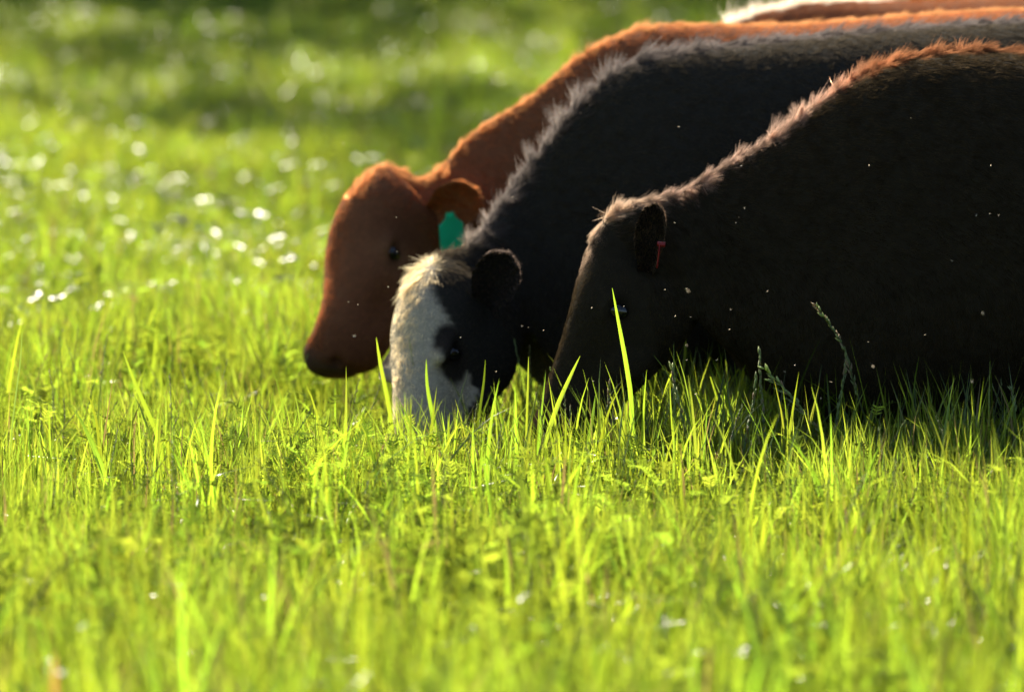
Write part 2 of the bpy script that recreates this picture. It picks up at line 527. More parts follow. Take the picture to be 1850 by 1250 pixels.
P = wedge(7.4, 17, 85)
s = rng.uniform(0.75, 1.15, len(P)) * (1 - 0.5 * np.exp(-((P[:, 1] - 14.1) / 0.7) ** 2 - ((P[:, 0] + 0.4) / 0.5) ** 2))
scatter('upright_grass', upright, P, turns(len(P), 0.07), np.stack([s, s, s], 1), 'slim upright grass blades rising through the sward')
n_ = 260
P = np.stack([rng.uniform(0.14, 2.6, n_), rng.uniform(12.5, 13.5, n_), np.zeros(n_)], 1)
s = rng.uniform(0.9, 1.3, len(P))
scatter('uncropped_grass', broad, P, turns(len(P), 0.09), np.stack([s * 0.8, s * 0.8, s], 1), 'taller uncropped grass standing in the shade below the nearest cow')
P = np.stack([rng.uniform(0.2, 2.6, 200), rng.uniform(12.5, 13.4, 200), np.zeros(200)], 1)
s = rng.uniform(1.15, 1.6, len(P))
scatter('shaded_grass', fine, P, turns(len(P), 0.09), np.stack([s * 0.8, s * 0.8, s], 1), 'fine tall grass in the shade below the nearest cow')

P = np.concatenate([wedge(8.2, 15.5, 60, clump=[(2.6, 0.7, 0.4, 1), (-1.9, 1.7, 1.0, 1)]), wedge(15.5, 26, 10)])
s = rng.uniform(0.75, 1.15, len(P)) * (1 - 0.5 * np.exp(-((P[:, 1] - 14.1) / 0.7) ** 2 - ((P[:, 0] + 0.5) / 0.5) ** 2))
scatter('vetch', vetch, P, turns(len(P), 0.1), np.stack([s, s, s], 1), 'feathery vetch leaves growing through the grass')

P = np.concatenate([wedge(7.6, 10, 6), wedge(10, 16, 3), wedge(16, 55, 34, 2.0)])  # glossy leaves put in to throw sun glints
far_ = P[:, 1] > 16
s = rng.uniform(0.8, 1.2, len(P)) * np.where(far_, 1.15, np.where(P[:, 1] > 10, 0.55, 1.0))
scatter('clover', clover, P, turns(len(P), 0.15), np.stack([s, s, s * np.where(far_, 1.25, 1.4)], 1), 'glossy clover leaves added to make sun glints among the grass')

P = np.concatenate([wedge(8.0, 17, 7), np.stack([rng.uniform(0.1, 2.4, 26), rng.uniform(12.4, 12.95, 26), np.zeros(26)], 1)])
s = rng.uniform(0.7, 1.0, len(P))
scatter('flowering_grass', stalks, P, turns(len(P), 0.1), np.stack([s, s, s], 1), 'thin flowering grass stems with seed heads above the sward')

P = wedge(8.0, 16, 9)
s = rng.uniform(0.7, 1.1, len(P))
scatter('dry_grass', straws, P, turns(len(P), 0.2), np.stack([s, s, s], 1), 'pale dry grass strands lying over the green')

# ------------------------------------------------------------------ trees along the far edge, out of view, shaped to shade the ground in front
def shade_trees():
    """Unseen crowns shaped to grade the far shade: close-set low down, opening out towards the top, thicker to the left."""
    L = Leafy()
    for q in range(1750):
        cx = rng.uniform(-26, 9); cz = 0.5 + 27 * rng.random() ** 2.6; rr = rng.uniform(0.4, 0.85)
        if rng.random() < 0.35 * (cx + 26) / 35: continue
        cyy = rng.uniform(51, 56)
        for i in range(20):
            d = rng.normal(0, 1, 3); d /= np.linalg.norm(d)
            p = np.array([cx, cyy, cz]) + d * rr * rng.uniform(0.5, 1.05) * np.array([1.3, 0.9, 0.9])
            if p[2] < 0.05: continue
            a = rng.normal(0, 1, 3); a /= np.linalg.norm(a); s = np.cross(a, rng.normal(0, 1, 3)); s /= np.linalg.norm(s)
            ln = rng.uniform(0.4, 0.8)
            L.strip([p, p + a * ln * .5, p + a * ln], [ln * .2, ln * .6, ln * .1], s, rng.random())
    return tag(L.obj('shade_trees', M_TREE), 'unseen leafy wood at the far edge, shaped to shade the field', None, None, 'stuff')
shade_trees()

# ------------------------------------------------------------------ cattle
def catmull(A, n):
    A = np.asarray(A, float); k = len(A)
    t = np.linspace(0, k - 1, n); i = np.clip(t.astype(int), 0, k - 2); f = (t - i)[:, None]
    p0, p1, p2, p3 = A[np.clip(i - 1, 0, k - 1)], A[i], A[i + 1], A[np.clip(i + 2, 0, k - 1)]
    return 0.5 * ((2 * p1) + (-p0 + p2) * f + (2 * p0 - 5 * p1 + 4 * p2 - p3) * f ** 2 + (-p0 + 3 * p1 - 3 * p2 + p3) * f ** 3)

def ring_loft(V, F, rings):
    b = len(V); m = len(rings[0])
    for r in rings: V.extend(r)
    for i in range(len(rings) - 1):
        for j in range(m):
            j2 = (j + 1) % m
            F.append((b + i * m + j, b + i * m + j2, b + (i + 1) * m + j2, b + (i + 1) * m + j))
    F.append(tuple(b + j for j in range(m))[::-1])
    F.append(tuple(b + (len(rings) - 1) * m + j for j in range(m)))

def tube_loft(V, F, pts, rads, m=16):
    rings = []
    pts = np.asarray(pts, float)
    for i, p in enumerate(pts):
        tan = pts[min(i + 1, len(pts) - 1)] - pts[max(i - 1, 0)]; tan /= np.linalg.norm(tan)
        a = np.cross(tan, (0, 1, 0)); a /= np.linalg.norm(a); c = np.cross(tan, a)
        rx, ry = rads[i]
        rings.append([p + a * rx * math.cos(t) + c * ry * math.sin(t) for t in np.linspace(0, 2 * math.pi, m, endpoint=False)])
    ring_loft(V, F, rings)

def ball(V, F, c, r, axes=(1, 1, 1), basis=None):
    basis = np.eye(3) if basis is None else basis
    rings = []
    for u in np.linspace(0.12, math.pi - 0.12, 10):
        rings.append([np.asarray(c) + basis.T @ (r * np.array(axes) * np.array([math.sin(u) * math.cos(t), math.sin(u) * math.sin(t), math.cos(u)])) for t in np.linspace(0, 2 * math.pi, 14, endpoint=False)])
    ring_loft(V, F, rings)

def ear_mesh(base, axis, face, L, W, cup=0.35, thick=0.007):
    """A cupped leaf-shaped ear: base point, axis towards the tip, `face` = the way the hollow looks."""
    axis = np.asarray(axis, float); axis /= np.linalg.norm(axis)
    face = np.asarray(face, float); face -= axis * face.dot(axis); face /= np.linalg.norm(face)
    side = np.cross(axis, face)
    V, F = [], []
    nu, nv = 14, 11
    for layer in (0, 1):
        for i in range(nu):
            t = i / (nu - 1)
            w = W * min(1.0, 0.5 + 1.15 * t) * math.sqrt(max(0.0, 1 - max(0, (t - 0.58) / 0.42) ** 2.3)) + 0.0015
            for j in range(nv):
                s = j / (nv - 1) * 2 - 1
                c = cup * (1 - 0.55 * t)
                p = np.asarray(base) + axis * L * t + side * w * s * (1 - 0.25 * c * s * s) + face * (w * c * 1.5 * s * s - 0.02 * t * t * 0)
                th = thick * (1 - 0.8 * s * s) * (1 - 0.5 * t)
                V.append(p - face * (th if layer else -0.0005))
    n = nu * nv
    for i in range(nu - 1):
        for j in range(nv - 1):
            a = i * nv + j
            F.append((a, a + 1, a + nv + 1, a + nv)); F.append((n + a, n + a + nv, n + a + nv + 1, n + a + 1))
    edge = [(i, 0) for i in range(nu)] + [(nu - 1, j) for j in range(1, nv)] + [(i, nv - 1) for i in range(nu - 2, -1, -1)]
    for (a, b) in zip(edge[:-1], edge[1:]):
        p, q = a[0] * nv + a[1], b[0] * nv + b[1]
        F.append((p, n + p, n + q, q))
    return np.array(V), F, side, face, axis

def smoothstep(a, b, x):
    t = np.clip((x - a) / (b - a), 0, 1); return t * t * (3 - 2 * t)

def hair_object(name, roots, nrm, flow, length, lift, colr, parent, root_r=0.0006, wild=0.22, clump=0.5, cell=0.017, sag=0.25, kp=5):
    """A coat of hair strands: they leave the hide by `lift`, follow `flow`, gather in little locks."""
    n = len(roots)
    cid = np.floor((roots + rng.normal(0, 0.0025, roots.shape)) / cell).astype(np.int64)
    cid -= cid.min(0); mx = cid.max(0) + 1
    key = (cid[:, 0] * mx[1] + cid[:, 1]) * mx[2] + cid[:, 2]
    _, inv = np.unique(key, return_inverse=True)
    nc = inv.max() + 1
    cnt = np.bincount(inv, minlength=nc)[:, None]
    cen = np.stack([np.bincount(inv, roots[:, a], nc) for a in range(3)], 1) / cnt
    cvec = rng.normal(0, 1, (nc, 3)); clen = rng.uniform(0.55, 1.35, nc)
    wild = 0.10 + 0.26 * np.clip((length - 0.012) / 0.025, 0, 1)
    d = flow * (1 - lift)[:, None] + nrm * lift[:, None] + wild[:, None] * (rng.normal(0, 1, (n, 3)) * 0.6 + cvec[inv] * 0.9)
    under = np.minimum((d * nrm).sum(1) - 0.07, 0)
    d -= nrm * under[:, None]
    d /= np.linalg.norm(d, axis=1, keepdims=True)
    Lh = length * clen[inv] * rng.uniform(0.7, 1.2, n)
    t = np.linspace(0, 1, kp)
    pos = roots[:, None, :] + d[:, None, :] * (Lh[:, None] * t)[:, :, None]
    bendv = flow * 0.7 + np.array([0, 0, -0.5])
    bendv -= nrm * np.minimum((bendv * nrm).sum(1) + 0.15, 0)[:, None]
    pos += bendv[:, None, :] * (Lh[:, None] * sag * t ** 2)[:, :, None]
    pull = (cen[inv] - roots)
    pos += pull[:, None, :] * (clump * t ** 1.2)[None, :, None] * np.clip((length - 0.006) / 0.02, 0, 1.5)[:, None, None]
    cu = bpy.data.hair_curves.new(name)
    cu.add_curves([kp] * n)
    cu.attributes['position'].data.foreach_set('vector', np.ascontiguousarray(pos.astype(np.float32)).ravel())
    ra = cu.attributes.get('radius') or cu.attributes.new('radius', 'FLOAT', 'POINT')
    rr = (root_r * (1 - 0.85 * t))[None, :] * rng.uniform(0.7, 1.3, (n, 1))
    ra.data.foreach_set('value', np.ascontiguousarray(rr.astype(np.float32)).ravel())
    ta = cu.attributes.new('tint', 'FLOAT_COLOR', 'CURVE')
    colr = colr * rng.uniform(0.55, 1.45, nc)[inv][:, None] if colr.max() < 0.6 else colr * rng.uniform(0.8, 1.2, nc)[inv][:, None]
    cc = np.clip(colr * (1 + (rng.uniform(0.6, 1.5, (n, 1)) - 1) * np.clip(1.3 - colr.max(1, keepdims=True) * 1.6, 0.15, 1)), 0, 0.95)
    ta.data.foreach_set('color', np.concatenate([cc, np.ones((n, 1))], 1).astype(np.float32).ravel())
    cu.materials.append(M_HAIR)
    o = bpy.data.objects.new(name, cu)
    col.objects.link(o)
    o.parent = parent
    return o

def build_cow(name, label, depth, secs, hind_at, colour_fn, n_hair, ears, eye_at=5, mane=None, eye_v=0.22, tuft=0.05, legs_at=None, voxel=0.008, coat_len=0.022, nose_col=(0.035, 0.028, 0.026), patch=None, crest_w=0.06):
    """secs: rows from muzzle to tail (Tx, Ty, Tdepth, Bx, By, Bdepth, half width, egg); picture points of the top and under line at the animal's distance."""
    T = np.array([at(s[0], s[1], depth + s[2]) for s in secs]); B = np.array([at(s[3], s[4], depth + s[5]) for s in secs])
    W = np.array([s[6] for s in secs]); K = np.array([s[7] for s in secs])
    M = 110
    Td, Bd = catmull(T, M), catmull(B, M)
    Wd = catmull(W[:, None], M)[:, 0]; Kd = catmull(K[:, None], M)[:, 0]
    C = (Td + Bd) / 2; D = (Td - Bd) / 2
    half = np.linalg.norm(D, axis=1); Dn = D / half[:, None]
    tan = np.gradient(C, axis=0); tan /= np.linalg.norm(tan, axis=1, keepdims=True)
    Lt = np.cross(Dn, tan); Lt /= np.linalg.norm(Lt, axis=1, keepdims=True)       # towards or away from the camera
    Lt *= np.where(Lt[:, 1:2] > 0, -1, 1)                                          # + = the side seen
    for _ in range(3): Lt[1:-1] = (Lt[:-2] + 2 * Lt[1:-1] + Lt[2:]) / 4
    V, F = [], []
    th = np.linspace(0, 2 * math.pi, 44, endpoint=False)
    rings = []
    for i in range(M):
        c_, s_ = np.cos(th), np.sin(th)
        p = 2.35
        vv = np.sign(c_) * np.abs(c_) ** (2 / p); uu = np.sign(s_) * np.abs(s_) ** (2 / p)
        wv = Wd[i] * (1 - Kd[i] * vv)
        rings.append([C[i] + Dn[i] * half[i] * a + Lt[i] * w_ * b for a, b, w_ in zip(vv, uu, wv)])
    ring_loft(V, F, rings)
    # brow ridges, cheeks, poll
    si = lambda j: int(round(j * (M - 1) / (len(secs) - 1)))
    e = si(eye_at)
    eyes = []
    for sg in (1, -1):
        pe = C[e] + Dn[e] * half[e] * eye_v + Lt[e] * sg * Wd[e] * 0.90
        bs = np.stack([tan[e], Dn[e], Lt[e]])
        ball(V, F, pe + Dn[e] * 0.024 + tan[e] * 0.010 - Lt[e] * sg * 0.004, 0.040, (1.35, 0.62, 0.72), bs)
        ball(V, F, pe - Dn[e] * 0.024 - tan[e] * 0.004 - Lt[e] * sg * 0.012, 0.032, (1.4, 0.5, 0.6), bs)
        ck = C[si(eye_at - 1)] - Dn[e] * half[e] * 0.25
        ball(V, F, ck + Lt[e] * sg * Wd[e] * 0.62, 0.06, (1.4, 1.1, 0.55), bs)
        eyes.append((pe + Lt[e] * sg * 0.010, sg, bs))
    # shoulder and hip masses, legs
    withers_i = legs_at[0]
    wi = si(withers_i); hi = si(hind_at)
    for idx, front in ((wi, True), (hi, False)):
        for sg in (1, -1):
            base = C[idx] + Lt[idx] * sg * Wd[idx] * 0.55
            x0, y0 = base[0], depth + (base[1] - depth) * 1.0
            off = 0.05 * sg
            if front:
                z = [base[2] + 0.02, 0.52, 0.40, 0.31, 0.27, 0.17, 0.10, 0.065, 0.0]
                xs = [0.02, 0.015, 0.01, 0.0, 0.0, 0.005, 0.005, -0.015, -0.035]
                rr = [(0.13, 0.07), (0.095, 0.062), (0.06, 0.05), (0.046, 0.042), (0.046, 0.042), (0.030, 0.028), (0.038, 0.035), (0.036, 0.036), (0.060, 0.048)]
            else:
                z = [base[2] + 0.05, 0.60, 0.48, 0.38, 0.33, 0.20, 0.10, 0.065, 0.0]
                xs = [0.0, -0.05, 0.0, 0.08, 0.085, 0.06, 0.045, 0.02, -0.01]
                rr = [(0.22, 0.10), (0.16, 0.085), (0.10, 0.06), (0.06, 0.042), (0.052, 0.04), (0.036, 0.032), (0.042, 0.038), (0.038, 0.038), (0.062, 0.05)]
            step = legs_at[1] * sg * (1 if front else -1)
            pts = [(x0 + xs[j] + step * (1 - min(1, zz / 0.6)), y0, zz) for j, zz in enumerate(z)]
            tube_loft(V, F, catmull(pts, 26), catmull(rr, 26), 18)
            ball(V, F, C[idx] + Lt[idx] * sg * Wd[idx] * 0.62 - Dn[idx] * half[idx] * 0.1, 0.17, (1.1, 1.5, 0.5), np.stack([tan[idx], Dn[idx], Lt[idx]]))
    # tail
    te = Td[-6]
    tp = [te + np.array([dx, 0, dz]) for dx, dz in ((-0.05, 0.0), (0.04, -0.02), (0.075, -0.15), (0.07, -0.4), (0.06, -0.6), (0.06, -0.75))]
    tube_loft(V, F, catmull(tp, 20), catmull([(0.04, 0.04), (0.034, 0.034), (0.022, 0.022), (0.018, 0.018), (0.035, 0.03), (0.012, 0.012)], 20), 10)
    tmp = mesh_obj('tmp', V, F, None)
    md = tmp.modifiers.new('r', 'REMESH'); md.mode = 'VOXEL'; md.voxel_size = voxel
    ms = tmp.modifiers.new('s', 'SMOOTH'); ms.iterations = 9; ms.factor = 0.5
    dg = bpy.context.evaluated_depsgraph_get()
    ev = tmp.evaluated_get(dg).to_mesh()
    nv = len(ev.vertices)
    co = np.empty(nv * 3, np.float32); ev.vertices.foreach_get('co', co); co = co.reshape(-1, 3).astype(float)
    faces = [tuple(p.vertices) for p in ev.polygons]
    no = np.empty(nv * 3, np.float32); ev.vertices.foreach_get('normal', no); no = no.reshape(-1, 3).astype(float)
    bpy.data.objects.remove(tmp, do_unlink=True)

    def locate(Pt):
        """section index, dorsal (-1..1) and lateral (-1..1) place of points on the animal"""
        out = np.empty(len(Pt), int)
        for a in range(0, len(Pt), 20000):
            q = Pt[a:a + 20000]
            rel = q[:, None, :] - C[None]
            along = (rel * tan[None]).sum(2)
            dist = along ** 2 * 3 + 0.25 * (rel ** 2).sum(2) / (half[None] ** 2) * 0.05
            out[a:a + 20000] = dist.argmin(1)
        r = Pt - C[out]
        return out, (r * Dn[out]).sum(1) / half[out], (r * Lt[out]).sum(1) / np.maximum(Wd[out], 0.03)

    def crest_of(Pt, wd=0.052):
        """how near the top line a point lies (1 = on it) and which section of it"""
        idx = np.empty(len(Pt), int); dd = np.empty(len(Pt))
        for a in range(0, len(Pt), 20000):
            q = Pt[a:a + 20000]; e2 = ((q[:, None, :] - Td[None]) ** 2).sum(2)
            idx[a:a + 20000] = e2.argmin(1); dd[a:a + 20000] = np.sqrt(e2.min(1))
        wob = 0.010 * (np.sin(Pt[:, 0] * 61 + 3 * np.sin(Pt[:, 2] * 43)) + 0.7 * np.sin(Pt[:, 0] * 137 + Pt[:, 2] * 90 + 1.0))
        return smoothstep(wd, 0.012, dd + wob), idx / (M - 1) * (len(secs) - 1)

    sidx, dv, lv = locate(co)
    su = sidx / (M - 1) * (len(secs) - 1)
    # nostrils and mouth pressed into the muzzle
    m1 = si(1)
    for sg in (1, -1):
        pn = C[m1] + Dn[m1] * half[m1] * 0.62 + Lt[m1] * sg * Wd[m1] * 0.78
        d2 = ((co - pn) ** 2).sum(1)
        co -= no * (0.014 * np.exp(-d2 / 0.016 ** 2))[:, None]
    # mouth line, and the hollow of the cheek behind it
    co -= no * (0.006 * np.exp(-((dv + 0.42) / 0.09) ** 2) * smoothstep(3.0, 2.0, su) * (np.abs(lv) > 0.35))[:, None]
    co -= no * (0.010 * np.exp(-((dv - 0.15) / 0.30) ** 2 - ((su - (eye_at - 1.6)) / 0.7) ** 2) * (np.abs(lv) > 0.5))[:, None]
    # eye sockets
    for pe, sg, bs in eyes:
        d2 = ((co - pe) ** 2).sum(1)
        co -= no * (0.010 * np.exp(-d2 / 0.022 ** 2))[:, None]
    V2 = list(co); F2 = list(faces)
    # ears
    ear_pts = []
    is_ear = np.zeros(nv, bool)
    earN = []
    for ed in ears:
        ev_, ef, eside, eface, eaxis = ear_mesh(ed['base'], ed['axis'], ed['face'], ed['L'], ed['W'], ed.get('cup', 0.35))
        o_ = len(V2); V2 += list(ev_); F2 += [tuple(o_ + k for k in f) for f in ef]
        earN.append((o_, len(ev_), eside, eface, eaxis))
    allV = np.array(V2); nall = len(allV)
    root = empty(name, (C[wi][0], depth, 0.0))
    tag(root, label, 'cow')
    inv = np.array([C[wi][0], depth, 0.0])
    body = mesh_obj('body', allV - inv, F2, M_HIDE, root)
    colv = np.zeros((nall, 3))
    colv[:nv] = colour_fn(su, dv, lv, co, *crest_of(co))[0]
    for (o_, k, *_r), ed in zip(earN, ears): colv[o_:o_ + k] = ed['colour']
    bare = (su < 0.9) & (dv > -0.2)
    nose = np.zeros(nall); nose[:nv] = smoothstep(1.35, 0.75, su) * smoothstep(-0.4, 0.2, dv)
    colv = colv * (1 - nose[:, None]) + np.array(nose_col) * nose[:, None]
    def lids(Pt, cols):
        """dark lids and, where the animal has one, the black patch round the eye; dark nostrils"""
        for pe, sg, bs in eyes:
            r_ = (Pt - pe) @ bs.T; d2 = (r_[:, 0] / 1.25) ** 2 + r_[:, 1] ** 2 + r_[:, 2] ** 2
            if patch:
                w_ = smoothstep(patch[0] * 1.25, patch[0] * 0.9, np.sqrt(d2 + 0.0001 * np.sin(r_[:, 0] * 260)))[:, None]; cols = cols * (1 - w_) + np.array(patch[1]) * w_
            cols = cols * (1 - 0.85 * np.exp(-d2 / 0.024 ** 2))[:, None]
        for sg in (1, -1):
            pn = C[m1] + Dn[m1] * half[m1] * 0.62 + Lt[m1] * sg * Wd[m1] * 0.78
            cols = cols * (1 - 0.9 * np.exp(-((Pt - pn) ** 2).sum(1) / 0.013 ** 2))[:, None]
        return cols
    colv = lids(allV, colv)
    ca = body.data.attributes.new('coat', 'FLOAT_COLOR', 'POINT')
    ca.data.foreach_set('color', np.concatenate([colv * 0.8, np.ones((nall, 1))], 1).astype(np.float32).ravel())
    # eyes
    for pe, sg, bs in eyes:
        v, f = [], []
        ball(v, f, np.zeros(3), 0.0225, (0.85, 1.2, 0.9), bs)
        eo = mesh_obj('eye', v, f, M_EYE, root); eo.location = tuple(pe - Lt[e] * sg * 0.0092 - inv)
    # ---- hair
    body.data.calc_loop_triangles()
    tri = np.empty(len(body.data.loop_triangles) * 3, np.int32); body.data.loop_triangles.foreach_get('vertices', tri); tri = tri.reshape(-1, 3)
    vn = np.empty(nall * 3, np.float32); body.data.vertices.foreach_get('normal', vn); vn = vn.reshape(-1, 3).astype(float)
    a, b, c = allV[tri[:, 0]], allV[tri[:, 1]], allV[tri[:, 2]]
    area = 0.5 * np.linalg.norm(np.cross(b - a, c - a), axis=1)
    mid = (a + b + c) / 3
    dens = np.ones(len(tri))
    xlim = at(1850, 400, depth)[0]
    dens[mid[:, 0] > xlim + 0.45] = 0.12
    ti, tdv, tlv = locate(mid)
    tsu = ti / (M - 1) * (len(secs) - 1)
    earmask = tri[:, 0] >= nv
    dens *= np.where(~earmask, 1 + 1.8 * crest_of(mid)[0], 2.2)      # thicker along the crest
    dens *= np.where(~earmask & (mid[:, 2] < 0.12), 0.25, 1)
    dens *= np.where(~earmask & (tlv < -0.6), 0.45, 1)                          # far flank
    dens *= np.where(~earmask & (tsu < 1.2) & (tdv > -0.2), 0.05, 1)
    prob = area * dens; prob /= prob.sum()
    pick = rng.choice(len(tri), n_hair, p=prob)
    r1 = np.sqrt(rng.random(n_hair)); r2 = rng.random(n_hair)
    wa, wb, wc = (1 - r1)[:, None], (r1 * (1 - r2))[:, None], (r1 * r2)[:, None]
    rt = a[pick] * wa + b[pick] * wb + c[pick] * wc
    nn = vn[tri[pick, 0]] * wa + vn[tri[pick, 1]] * wb + vn[tri[pick, 2]] * wc
    nn /= np.linalg.norm(nn, axis=1, keepdims=True) + 1e-9
    hi_, hdv, hlv = locate(rt); hsu = hi_ / (M - 1) * (len(secs) - 1)
    em = earmask[pick]
    fl = tan[hi_] * 1.0
    headish = hsu < eye_at + 1.5
    fl = np.where(headish[:, None], -tan[hi_] * 0.9 + np.array([0, 0, -0.1]), fl)
    low = smoothstep(0.62, 0.42, rt[:, 2])[:, None] * (~headish)[:, None]
    fl = fl * (1 - low) + np.array([0.15, 0, -1.0]) * low
    fl = fl + np.array([0, 0, -0.45])
    fl = fl - nn * (fl * nn).sum(1, keepdims=True); fl /= np.linalg.norm(fl, axis=1, keepdims=True) + 1e-9
    crest, csu = crest_of(rt); wide_c = crest_of(rt, crest_w)[0]
    ml = np.interp(csu, mane[0], mane[1]) * (0.75 + 0.35 * np.sin(rt[:, 0] * 47 + 2.0 * np.sin(rt[:, 0] * 19)) + 0.2 * np.sin(rt[:, 0] * 171))
    ln = coat_len * (0.75 + 0.25 * smoothstep(-0.5, 0.6, hdv)) * np.where(headish, 0.26, 1) * (0.5 + 0.5 * crest) + 0.66 * ml * crest
    ml = ml * 0.62; lift = np.full(n_hair, 0.07) + 0.42 * crest * np.clip(ml / 0.03, 0, 1.2) * np.where(csu < eye_at + 3, 0.55, 1)
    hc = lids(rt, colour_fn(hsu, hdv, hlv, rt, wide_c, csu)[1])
    if em.any():
        for (o_, k, eside, eface, eaxis), ed in zip(earN, ears):
            mk = em & (tri[pick, 0] >= o_) & (tri[pick, 0] < o_ + k)
            f_ = np.tile(eaxis, (mk.sum(), 1)); f_ -= nn[mk] * (f_ * nn[mk]).sum(1, keepdims=True)
            fl[mk] = f_ / (np.linalg.norm(f_, axis=1, keepdims=True) + 1e-9)
            ln[mk] = ed.get('hair', 0.016); lift[mk] = 0.35; hc[mk] = ed.get('rim_glow', ed['colour'])  # paler ear hair carries the backlit glow as colour
    keep = ~((hsu < 1.0) & (hdv > -0.2) & ~em)
    for pe, sg, bs in eyes: keep &= ((rt - pe) ** 2).sum(1) > 0.019 ** 2
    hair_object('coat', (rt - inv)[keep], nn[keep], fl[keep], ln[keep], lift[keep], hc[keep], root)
    return dict(root=root, inv=inv, C=C, Dn=Dn, Lt=Lt, Wd=Wd, half=half, si=si, tan=tan)

def const(*c): return np.array(c, float)

# --- red cow, farthest of the three grazing heads
RED = const(0.38, 0.135, 0.050); RED_SKIN = const(0.34, 0.13, 0.06)
def red_colour(su, dv, lv, P, cr, csu):
    n = len(su); s = np.tile(RED_SKIN, (n, 1)); h_ = np.tile(RED, (n, 1))
    ring = (np.exp(-(((su - 4.85) / 0.75) ** 2 + ((dv - 0.30) / 0.42) ** 2)) * (np.abs(lv) > 0.5))[:, None]     # paler hair round the eye
    dark = (np.exp(-(((su - 5.9) / 0.9) ** 2 + ((dv - 0.25) / 0.5) ** 2)) * 0.35 + 0.35 * smoothstep(2.6, 1.2, su))[:, None]
    h_ = h_ * (1 - dark) * (1 - 0.7 * ring) + const(0.50, 0.24, 0.10) * 0.7 * ring; s = s * (1 - dark) * (1 - 0.7 * ring) + const(0.42, 0.2, 0.09) * 0.7 * ring
    top = (cr * smoothstep(5.5, 7.5, csu))[:, None]  # orange crest: the sunlit edge is put into the hair colour
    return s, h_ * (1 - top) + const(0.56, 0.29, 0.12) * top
D3 = 14.8
red_secs = [
 (573, 668, -.33, 622, 686, -.27, .050, 0), (562, 642, -.34, 655, 668, -.22, .082, 0), (577, 598, -.33, 682, 640, -.20, .080, 0.05),
 (594, 545, -.30, 715, 600, -.14, .080, 0.0), (605, 492, -.26, 752, 565, -.08, .098, -.10), (608, 440, -.22, 775, 525, -.03, .101, -.18),
 (620, 385, -.19, 785, 485, 0, .098, -.12), (652, 330, -.15, 795, 445, .03, .095, 0.0), (698, 299, -.08, 812, 435, .04, .078, .15),
 (770, 324, -.03, 850, 455, .04, .085, .25), (850, 243, 0, 920, 500, 0, .10, .3), (950, 180, 0, 1010, 540, 0, .12, .3),
 (1050, 100, 0, 1090, 570, 0, .16, .3), (1150, 52, 0, 1170, 575, 0, .20, .25), (1270, 44, 0, 1290, 560, 0, .235, .2),
 (1420, 45, 0, 1430, 545, 0, .26, .1), (1600, 32, 0, 1610, 530, 0, .29, .05), (1800, 18, 0, 1810, 520, 0, .30, 0),
 (1950, 20, 0, 1950, 490, 0, .27, .1), (2040, 60, 0, 2040, 430, 0, .2, .1), (2080, 120, 0, 2080, 340, 0, .08, 0)]
def ear_at(x, y, Y): return at(x, y, Y)
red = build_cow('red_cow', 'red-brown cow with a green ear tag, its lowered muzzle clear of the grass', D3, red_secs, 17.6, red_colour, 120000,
  [dict(base=at(785, 385, D3 - .10), axis=at(868, 342, D3 - .19) - at(785, 385, D3 - .10), face=(-0.15, -0.9, -0.25), L=.155, W=.064, colour=RED, rim_glow=const(.60, .27, .10), hair=0.012),
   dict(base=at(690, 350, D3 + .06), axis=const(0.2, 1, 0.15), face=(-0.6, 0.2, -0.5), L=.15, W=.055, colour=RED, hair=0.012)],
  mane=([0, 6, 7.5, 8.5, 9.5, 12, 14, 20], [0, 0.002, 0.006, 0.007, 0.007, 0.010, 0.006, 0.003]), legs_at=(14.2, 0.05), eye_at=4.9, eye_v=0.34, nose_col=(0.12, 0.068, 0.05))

# --- black cow with a white face, in the middle
BLK = const(0.060, 0.049, 0.035); BLK_SKIN = const(0.046, 0.040, 0.032); WHT = const(0.76, 0.65, 0.44); WHT_SKIN = const(0.62, 0.52, 0.38)
def baldy_colour(su, dv, lv, P, cr, csu):
    n = len(su)
    w = smoothstep(7.4, 6.9, su) * smoothstep(0.58, 0.70, dv + 0.06 * np.sin(su * 2.3) - 0.20 * smoothstep(4.0, 5.2, su) + 0.75 * smoothstep(3.5, 2.9, su))
    w = w[:, None]
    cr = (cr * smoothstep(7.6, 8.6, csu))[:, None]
    blk = BLK * (1 - cr) + const(0.15, 0.128, 0.118) * cr  # greyer crest: backlit sheen painted into the hair colour
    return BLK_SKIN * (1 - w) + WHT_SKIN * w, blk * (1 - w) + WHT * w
D2 = 14.0
mid_secs = [
 (738, 858, -.56, 800, 882, -.42, .055, 0), (728, 822, -.56, 832, 856, -.38, .085, 0), (727, 760, -.52, 850, 800, -.33, .082, .05),
 (728, 690, -.46, 876, 735, -.24, .088, 0), (733, 620, -.40, 905, 700, -.17, .108, -.12), (736, 560, -.35, 922, 650, -.11, .112, -.15),
 (748, 506, -.29, 935, 625, -.06, .105, -.1), (775, 466, -.22, 950, 640, -.03, .090, .05), (838, 446, -.14, 990, 700, 0, .085, .2),
 (888, 388, -.07, 1045, 740, 0, .10, .3), (950, 305, 0, 1095, 750, 0, .12, .3), (1035, 200, 0, 1150, 745, 0, .15, .3),
 (1125, 122, 0, 1195, 715, 0, .20, .3), (1225, 94, 0, 1260, 695, 0, .235, .25), (1340, 80, 0, 1360, 650, 0, .26, .2),
 (1500, 63, 0, 1500, 635, 0, .29, .1), (1700, 47, 0, 1700, 625, 0, .31, .05), (1900, 38, 0, 1900, 600, 0, .30, .05),
 (2050, 48, 0, 2050, 530, 0, .26, .1), (2140, 85, 0, 2140, 470, 0, .19, .1), (2185, 145, 0, 2185, 370, 0, .08, 0)]
